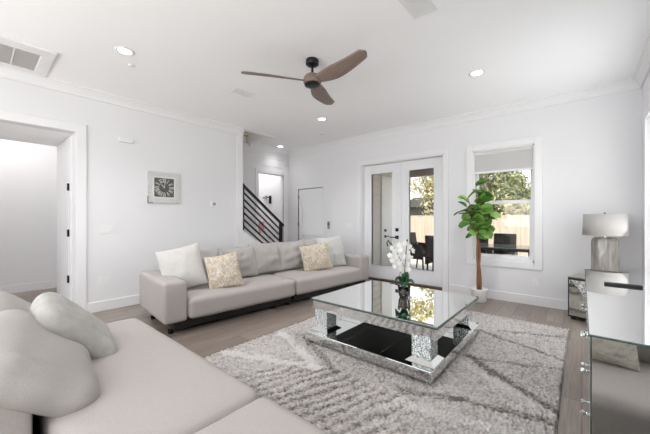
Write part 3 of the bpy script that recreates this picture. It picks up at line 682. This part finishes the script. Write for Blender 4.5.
spots = [(.02, .58), (-.03, .56), (.06, .54), (0, .51), (.05, .48), (-.05, .50), (-.085, .53), (.03, .44), (-.03, .44), (.075, .43), (-.07, .40), (-.02, .37), (.05, .36), (-.09, .45), (.0, .31), (.09, .50), (-.05, .33), (.06, .30)]
for q, hh in [(a * 1.35 - .02, b) for a, b in spots]:
    bm = bmesh.new(); orchid_flower(bm, Vector((0, 0, 0)), Vector((-.1 + rd.uniform(-.5, .5), -1, rd.uniform(-.3, .4))), .034)
    o = obj('flower', bm, ORCH, orc, loc=right * q + Vector((0, rd.uniform(-.04, .03), hh))); sm = o.modifiers.new('s', 'SOLIDIFY'); sm.thickness = .0015
for q, hh in ((-.165, .605), (-.15, .585), (-.18, .585), (-.135, .57), (-.175, .56), (.035, .61)):
    bm = bmesh.new(); ell(bm, (0, 0, 0), (.009, .009, .012), 8); obj('bud', bm, BUD, orc, smooth=True, loc=right * q + Vector((0, 0, hh)))

# ------------------------------------------------------------------ fig tree
fig = thing('fiddle_leaf_fig', 'tall fiddle leaf fig with twisted brown trunk in a white pot beside the window', 'plant', (-1.22, 5.13, 0))
bm = bmesh.new(); lathe(bm, [(.09, 0), (.105, .02), (.118, .19), (.12, .205), (.108, .205), (.104, .16)], seg=28); obj('pot', bm, POTM, fig, smooth=True)
bm = bmesh.new(); lathe(bm, [(.104, .165), (.02, .185)], seg=20); obj('soil', bm, SOIL, fig)
bm = bmesh.new()
for k in range(3):
    pts = []
    for i in range(15):
        t = i / 14; a = k * 2.1 + t * 3.2; r_ = .017 + .008 * math.sin(t * 9 + k); pts.append((math.cos(a) * r_ - .02 * t, math.sin(a) * r_, .13 + t * .95 + .25 * t * (k == 0)))
    tube(bm, pts, [.020 - .008 * i / 14 for i in range(15)], 8)
obj('trunk', bm, TRUNKM, fig, smooth=True)
bm = bmesh.new(); branches = []
rr = Vector((.76, .65, 0))
for (q, d, hh) in ((-.24, 0, 1.62), (-.12, .05, 1.85), (.02, .0, 1.62), (-.22, -.08, 1.28), (-.02, -.1, 1.45), (.12, .02, 1.38), (-.08, .05, 1.12), (.08, -.06, 1.2), (-.26, 0, 1.48)):
    tip = rr * (q + .07) + Vector((.0, -.02 + d * .6, hh)); st = Vector((-.02, 0, 1.0 + .1 * (hh - 1.2))); md = (st + tip) / 2 + Vector((0, 0, .03))
    tube(bm, [st, md, tip], [.011, .008, .004], 6); branches.append((st, md, tip))
obj('branch', bm, TRUNKM, fig, smooth=True)
rd = random.Random(11)
bm = bmesh.new()
def fleaf(bm, base_, d, ln, wd, roll):
    d = d.normalized(); s_ = d.cross(Vector((0, 0, 1)));
    if s_.length < .1: s_ = Vector((1, 0, 0))
    s_.normalize(); s_ = Matrix.Rotation(roll, 3, d) @ s_; nn = s_.cross(d).normalized()
    prof = [(0, .04), (.12, .42), (.3, .72), (.5, .86), (.7, 1.0), (.87, .78), (1, .12)]
    Lr = []; C = []; Rr = []
    for t, wv in prof:
        c_ = base_ + d * ln * t - Vector((0, 0, 1)) * ln * .22 * t * t
        C.append(bm.verts.new(c_ - nn * wd * .12)); Lr.append(bm.verts.new(c_ + s_ * wd * wv / 2)); Rr.append(bm.verts.new(c_ - s_ * wd * wv / 2))
    for i in range(len(prof) - 1):
        bm.faces.new((Lr[i], C[i], C[i + 1], Lr[i + 1])); bm.faces.new((C[i], Rr[i], Rr[i + 1], C[i + 1]))
for st, md, tip in branches:
    for k in range(10):
        t = .35 + .65 * k / 9; p = st.lerp(md, t * 2) if t < .5 else md.lerp(tip, t * 2 - 1)
        a = rd.uniform(0, 2 * PI); d = Vector((math.cos(a), math.sin(a) * .8 - .1, rd.uniform(-.3, 1.1)))
        ln = rd.uniform(.15, .215)
        e_ = p + d.normalized() * ln
        if e_.y > .24: d.y = -abs(d.y)
        fleaf(bm, p, d, ln, ln * .74, rd.uniform(-1.3, 1.3))
obj('foliage', bm, FIGL, fig, smooth=True)

# ------------------------------------------------------------------ mirrored dresser on the right
DX0, DX1, DY_0, DY_1, DHT = .025, .545, 1.49, 3.36, .87
dr = thing('mirrored_dresser', 'long mirrored dresser with crystal knobs against the right wall', 'dresser', (DX0, DY_0, 0))
dw, dl = DX1 - DX0, DY_1 - DY_0
boxes('carcass', [((.02, .012, .06), (dw - .005, dl - .012, DHT - .008))], BLACKP, dr)
boxes('side_panel', [((0, 0, .05), (dw, .01, DHT - .008))], MIRROR, dr, bevel=.001)
boxes('side_panel', [((0, dl - .01, .05), (dw, dl, DHT - .008))], MIRROR, dr)
boxes('edge_strip', [((-.002, -.002, .05), (.003, .008, DHT - .008))], GEDGE, dr)
boxes('top_panel', [((-.008, -.006, DHT - .008), (dw, dl + .006, DHT - .001))], GEDGE, dr)
boxes('top_mirror', [((-.004, -.002, DHT - .0012), (dw - .004, dl + .002, DHT))], MIRT, dr)
for ci in range(3):
    y0 = .03 + ci * (dl - .06) / 3; y1 = y0 + (dl - .06) / 3 - .012
    for (z0, z1) in ((.69, .845), (.53, .68), (.30, .52), (.08, .29)):
        d_ = boxes('drawer', [((.004, y0, z0), (.018, y1, z1))], MIRROR, dr, bevel=.001)
        for yy in ((y0 + y1) / 2,):
            bm = bmesh.new(); zc = (z0 + z1) / 2; tube(bm, [(.004, yy, zc), (-.012, yy, zc)], .006, 8)
            ell(bm, (-.022, yy, zc), (.011, .012, .012), 8); obj('knob', bm, CRYS, d_)
for x, y in ((.04, .04), (.48, .04), (.04, dl - .08), (.48, dl - .08)): boxes('leg', [((x, y, 0), (x + .04, y + .04, .06))], BLACK, dr)
rm = thing('remote_control', 'slim black remote control lying on the mirrored dresser top', 'remote control', (.109, 2.66, DHT))
boxes('body', [((0, 0, 0), (.175, .035, .014))], RUBBER, rm, bevel=.004)

# nightstand in the corner
ns = thing('mirrored_nightstand', 'low mirrored nightstand with glitter panel angled in the far right corner', 'nightstand', (-.135, 5.00, 0), math.radians(-16))
nw, nd, nh = .56, .38, .55
boxes('carcass', [((.006, .006, .05), (nw - .006, nd - .006, nh - .015))], BLACKP, ns)
boxes('top_panel', [((-.004, -.004, nh - .015), (nw + .004, nd + .004, nh))], MIRD, ns, bevel=.002)
bm = bmesh.new(); prism(bm, [(0, 0, .05), (nw, 0, .05), (nw, 0, nh - .03), (0, 0, nh - .03)], (0, .006, 0)); obj('mirror_facet', bm, MIRD, ns)
bm = bmesh.new(); prism(bm, [(.03, -.006, nh - .04), (.28, -.006, .15), (nw - .03, -.006, nh - .04)], (0, .008, 0)); obj('glitter_panel', bm, GLIT, ns)
boxes('edge_trim', [((0, -.003, nh - .04), (nw, .006, nh - .015)), ((-.003, -.003, .05), (.008, .006, nh - .015)), ((0, -.002, .035), (nw, .006, .055))], BLACK, ns)
boxes('side_panel', [((-.002, .006, .05), (.005, nd, nh - .015)), ((nw - .005, .006, .05), (nw, nd, nh - .015))], MIRD, ns)
for x, y in ((.02, .02), (nw - .06, .02), (.02, nd - .06), (nw - .06, nd - .06)): boxes('leg', [((x, y, 0), (x + .04, y + .04, .05))], BLACK, ns)
bm = bmesh.new(); ell(bm, (.27, -.018, .38), (.016, .016, .016), 8); tube(bm, [(.27, .004, .38), (.27, -.012, .38)], .006, 8); obj('knob', bm, CRYS, ns)

# lamp
lp = thing('table_lamp', 'table lamp with white drum shade and silver bark-textured base in the corner', 'lamp', (.215, 5.09, nh + .001))
bm = bmesh.new(); softbox(bm, (.25, .16, .49), (0, 0, .265), .05, 0, 14, wr=.004); o = obj('lamp_base', bm, BARK, lp, smooth=True, rot=(0, 0, math.radians(30)))
boxes('foot', [((-.12, -.07, 0), (.12, .07, .022))], CHROME, lp, rot=(0, 0, math.radians(30)))
bm = bmesh.new(); tube(bm, [(0, 0, .505), (0, 0, .80)], .008, 8); lathe(bm, [(.02, .505), (.02, .53), (.01, .535)], seg=12); obj('neck', bm, CHROME, lp)
bm = bmesh.new(); lathe(bm, [(.215, .535), (.205, .797)], seg=48, cap=False); o = obj('lamp_shade', bm, LINEN, lp, smooth=True); sm = o.modifiers.new('s', 'SOLIDIFY'); sm.thickness = .004
bm = bmesh.new(); lathe(bm, [(.012, .797), (.014, .81), (.004, .826)], seg=12); tube(bm, [(-.2, 0, .79), (.2, 0, .79)], .002, 6); obj('finial', bm, CHROME, lp)
bm = bmesh.new(); ell(bm, (0, .0, .68), (.03, .03, .04), 12); obj('bulb', bm, BULB, lp, smooth=True)
b_ = light('lamp_bulb_light', 'POINT', (.215, 5.09, nh + .62), (0, 0, 0), .15, color=(1, .62, .36)); b_.data.shadow_soft_size = .04

# ------------------------------------------------------------------ ceiling fan
fan = thing('ceiling_fan', 'three-blade ceiling fan with weathered wood blades and black canopy', 'ceiling fan', (-2.275, 2.456, H))
bm = bmesh.new(); lathe(bm, [(.068, 0), (.072, -.01), (.072, -.05), (.06, -.062), (.02, -.066)], seg=32); obj('canopy', bm, BLACK, fan, smooth=True, bevel=0)
bm = bmesh.new(); tube(bm, [(0, 0, -.06), (0, 0, -.17)], .014, 12); obj('downrod', bm, BLACK, fan, smooth=True)
bm = bmesh.new(); lathe(bm, [(.03, -.16), (.075, -.172), (.095, -.20), (.10, -.25), (.09, -.268)], seg=32); obj('motor_housing', bm, FANW, fan, smooth=True)
bm = bmesh.new(); lathe(bm, [(.088, -.268), (.085, -.285), (.05, -.29)], seg=32); obj('bottom_cap', bm, BLACK, fan, smooth=True)
def blade():
    bm = bmesh.new(); n, m_ = 26, 8; rows = []
    for s_ in (1, -1):
        rw = []
        for i in range(n + 1):
            t = i / n; r_ = .04 + .72 * t
            ch = .08 + .10 * math.sin(min(1, t / .42) * PI / 2) - .055 * max(0, (t - .42) / .58) ** 1.2
            if t > .93: ch *= math.sqrt(max(.02, 1 - ((t - .93) / .075) ** 2))
            pit = -math.radians(26 - 14 * t); row = []
            for j in range(m_ + 1):
                v = j / m_ * 2 - 1; c_ = v * ch / 2 + .03 * math.sin(t * PI) ; th = .009 * math.sqrt(max(0, 1 - v * v)) * s_
                row.append(bm.verts.new((r_, c_ * math.cos(pit) - th * math.sin(pit), c_ * math.sin(pit) + th * math.cos(pit) - .235 + .02 * t)))
            rw.append(row)
        for i in range(n):
            for j in range(m_):
                f = (rw[i][j], rw[i + 1][j], rw[i + 1][j + 1], rw[i][j + 1]); bm.faces.new(f if s_ == 1 else f[::-1])
        rows.append(rw)
    bmesh.ops.remove_doubles(bm, verts=bm.verts, dist=.0005)
    return bm
for a in (232.5, 353, 113): obj('blade', blade(), FANW, fan, smooth=True, rot=(0, 0, math.radians(a)))

# ------------------------------------------------------------------ ceiling fittings
def downlight(x, y, label, power=64):
    t = thing('recessed_light', label, 'ceiling light', (x, y, H), 0, 'recessed ceiling lights')
    bm = bmesh.new(); lathe(bm, [(.062, -.004), (.068, -.008), (.086, -.006), (.09, 0), (.062, 0)], seg=32, cap=False); obj('trim_ring', bm, TRIM, t, smooth=True)
    bm = bmesh.new(); lathe(bm, [(.063, 0), (.063, -.004)], seg=32); obj('lens', bm, LAMPON, t)
    l = light('downlight', 'SPOT', (x, y, H - .03), (0, 0, 0), power, color=(.985, .985, 1)); l.data.spot_size = math.radians(130); l.data.spot_blend = 1; l.data.shadow_soft_size = .06
downlight(-3.65, 1.05, 'recessed ceiling light nearest the left wall, near the grey return vent')
downlight(-.966, 3.96, 'recessed ceiling light above the area in front of the window')
downlight(-3.5, 4.03, 'recessed ceiling light beyond the fan, above the far end of the long sofa')
downlight(-5.62, 4.92, 'small recessed ceiling light in the stair alcove', 9)
downlight(-.6, 1.05, 'added recessed ceiling light, out of view above the foreground sofa, brightening the dresser reflection', 22)  # unseen fixture added to brighten the sofa mirrored in the dresser
def disc(x, y, r_, h_, m, name, label, cat):
    bm = bmesh.new(); lathe(bm, [(r_, 0), (r_, -h_ * .6), (r_ * .8, -h_), (.005, -h_)], seg=24); tag(obj(name, bm, m, smooth=True, loc=(x, y, H)), label, cat)
disc(-3.93, 1.2, .035, .012, PLASTIC, 'fire_sprinkler_cover', 'tiny white round sprinkler cover between the left ceiling light and the left wall', 'sprinkler cover')
disc(-4.07, 4.71, .05, .02, PLASTIC, 'smoke_detector', 'small round detector on the ceiling behind the far recessed light', 'detector')
# return vent
rv = thing('return_air_vent', 'large framed grey return air vent in the ceiling by the left wall', 'vent', (-4.6, .0, H))
boxes('frame', [((-.42, -.6, -.02), (-.335, .60, 0)), ((.2, -.6, -.02), (.37, .60, 0)), ((-.335, .49, -.02), (.2, .60, 0)), ((-.335, -.6, -.02), (.2, -.49, 0))], TRIM, rv, bevel=.006)
boxes('backing', [((-.335, -.49, -.004), (.2, .49, 0))], GRILLE, rv)
bm = bmesh.new()
y = -.49
while y < .49: box(bm, (-.335, y, -.012), (.2, y + .006, -.004)); y += .016
obj('grille', bm, GRILLE, rv)
boxes('divider', [((-.335, k - .006, -.016), (.2, k + .006, -.003)) for k in (-.30, -.10, .10, .295)], TRIM, rv)
def supply(x, y, rz, sx, sy, label):
    t = thing('supply_air_vent', label, 'vent', (x, y, H), rz, 'small ceiling vents')
    boxes('frame', [((-sx, -sy, -.01), (sx, -sy + .02, 0)), ((-sx, sy - .02, -.01), (sx, sy, 0)), ((-sx, -sy + .02, -.01), (-sx + .02, sy - .02, 0)), ((sx - .02, -sy + .02, -.01), (sx, sy - .02, 0))], TRIM, t, bevel=.002)
    boxes('backing', [((-sx + .02, -sy + .02, -.002), (sx - .02, sy - .02, 0))], dark, t)
    bm = bmesh.new(); k = -sy + .03
    while k < sy - .025: prism(bm, [(-sx + .02, k, -.003), (-sx + .02, k + .007, -.010), (-sx + .02, k + .010, -.009), (-sx + .02, k + .004, -.002)], (2 * sx - .04, 0, 0)); k += .02
    obj('slat', bm, TRIM, t)
supply(-3.60, 2.46, 0, .08, .14, 'small white ceiling vent left of the fan')
supply(-1.02, 2.37, 0, .10, .16, 'white ceiling vent cut by the top edge of the picture')

# ------------------------------------------------------------------ wall fittings
ck = thing('wall_clock', 'square silver-framed wall clock with dark roman numeral face on the left wall', 'clock', (XL, 2.015, 1.785))
s_ = .245
boxes('frame', [((0, -s_, -s_), (.03, s_, -.15)), ((0, -s_, .15), (.03, s_, s_)), ((0, -s_, -.15), (.03, -.15, .15)), ((0, .15, -.15), (.03, s_, .15))], CLOCKF, ck, bevel=.004)
boxes('inner_rim', [((0, -.17, -.17), (.034, .17, -.152)), ((0, -.17, .152), (.034, .17, .17)), ((0, -.17, -.152), (.034, -.152, .152)), ((0, .152, -.152), (.034, .17, .152))], CLINE, ck)
boxes('dial', [((0, -.152, -.152), (.024, .152, .152))], CFACE, ck)
NUM = ['XII', 'I', 'II', 'III', 'IV', 'V', 'VI', 'VII', 'VIII', 'IX', 'X', 'XI']
bm = bmesh.new()
def stroke(bm, a, b, wv, M):
    a, b = Vector((0, a[0], a[1])), Vector((0, b[0], b[1])); d = (b - a).normalized(); q = Vector((0, -d.z, d.y)) * wv / 2
    vs = [bm.verts.new(M @ (p + Vector((.0255, 0, 0)))) for p in (a - q, a + q, b + q, b - q)]; bm.faces.new(vs)
for k, nm in enumerate(NUM):
    ang = k * PI / 6; M = Matrix.Rotation(-ang, 4, 'X'); wds = {'I': .014, 'V': .03, 'X': .03}; tot = sum(wds[c_] for c_ in nm); y = -tot / 2
    # seen from +X, left is +... numerals read with y increasing to the right
    R0, R1 = .078, .146
    for c_ in nm:
        wd = wds[c_]
        if c_ == 'I': stroke(bm, (y + wd / 2, R0), (y + wd / 2, R1), .006, M)
        if c_ == 'V': stroke(bm, (y + .003, R1), (y + wd / 2, R0), .007, M); stroke(bm, (y + wd - .003, R1), (y + wd / 2, R0), .004, M)
        if c_ == 'X': stroke(bm, (y + .003, R1), (y + wd - .003, R0), .007, M); stroke(bm, (y + wd - .003, R1), (y + .003, R0), .004, M)
        y += wd
obj('numerals', bm, CLINE, ck, recalc=False)
bm = bmesh.new(); stroke(bm, (0, 0), (-.045, .05), .009, Matrix.Translation((.002, 0, 0))); obj('hour_hand', bm, CLINE, ck, recalc=False)
bm = bmesh.new(); stroke(bm, (0, -.01), (.012, .085), .006, Matrix.Translation((.003, 0, 0))); obj('minute_hand', bm, CLINE, ck, recalc=False)
boxes('corner_bracket', [((.03, -s_ - .008, -s_ - .01), (.036, -s_ + .012, -s_ + .10)), ((.03, -s_ + .012, -s_ - .01), (.036, -s_ + .075, -s_ + .012))], GREYP, ck)

th = thing('thermostat', 'small white thermostat with grey screen on the left wall', 'thermostat', (XL, 2.885, 1.555))
boxes('body', [((0, -.06, -.05), (.02, .06, .05))], PLASTIC, th, bevel=.005); boxes('screen', [((.02, -.035, -.025), (.022, .025, .025))], GREYP, th)
cb = boxes('door_chime_box', [((0, -.09, -.035), (.035, .09, .035))], PLASTIC, bevel=.006, loc=(XL, 1.48, 2.44)); tag(cb, 'small white chime box high on the left wall', 'chime')
def plate(name, loc, axis, wd, ht, n, label, cat):
    t = thing(name, label, cat, loc, 0 if axis == 'x' else -PI / 2)
    boxes('plate', [((0, -wd / 2, -ht / 2), (.006, wd / 2, ht / 2))], PLASTIC, t, bevel=.002)
    for k in range(n):
        c_ = (k - (n - 1) / 2) * .046
        boxes('rocker' if cat == 'light switch' else 'socket', [((.006, c_ - .016, -.033), (.009, c_ + .016, .033))], TRIM, t, bevel=.001)
plate('light_switch', (XL, 1.26, 1.14), 'x', .165, .115, 3, 'white triple light switch on the left wall beside the doorway', 'light switch')
plate('wall_outlet', (XL, 1.215, .43), 'x', .115, .115, 2, 'white double outlet low on the left wall above the baseboard', 'outlet')
plate('light_switch', (-3.93, YB, 1.13), 'y', .165, .115, 3, 'white triple light switch on the back wall left of the french doors', 'light switch')
plate('wall_outlet', (-.53, YB, .34), 'y', .07, .115, 1, 'white outlet low on the back wall below the window corner', 'outlet')
kp = thing('wall_control_panel', 'narrow grey control panel on the back wall beside the small white door', 'control panel', (-4.52, YB, 1.13), -PI / 2)
boxes('body', [((0, -.035, -.09), (.02, .035, .09))], GREYP, kp, bevel=.004); boxes('screen', [((.02, -.02, -.01), (.022, .02, .06))], dark, kp)
# entry items
sg = thing('wall_sconce', 'small black wall sconce on the white wall inside the doorway past the stair railing', 'sconce', (-6.71, YB, 1.82))
boxes('back_plate', [((.03, -.03, -.12), (.11, 0, .10))], BLACK, sg); boxes('arm', [((-.22, -.06, .04), (.08, -.03, .065))], BLACK, sg)
bm = bmesh.new(); lathe(bm, [(.035, 0), (.045, .10)], (-.0, -.1, .0), 16); obj('cup', bm, GREYP, sg)
fv = thing('flower_vase', 'white vase of pink flowers glimpsed between the black railing bars', 'vase', (-6.7, 5.08, 0))
bm = bmesh.new(); lathe(bm, [(.10, 0), (.14, .2), (.13, .6), (.09, .8), (.10, .86)], seg=24); obj('vase', bm, POTM, fv, smooth=True)
bm = bmesh.new(); rd = random.Random(3)
for k in range(36): ell(bm, (rd.uniform(-.12, .12), rd.uniform(-.12, .12), .90 + rd.uniform(0, .28)), (.045, .045, .04), 6)
obj('flowers', bm, REDW, fv, smooth=True)
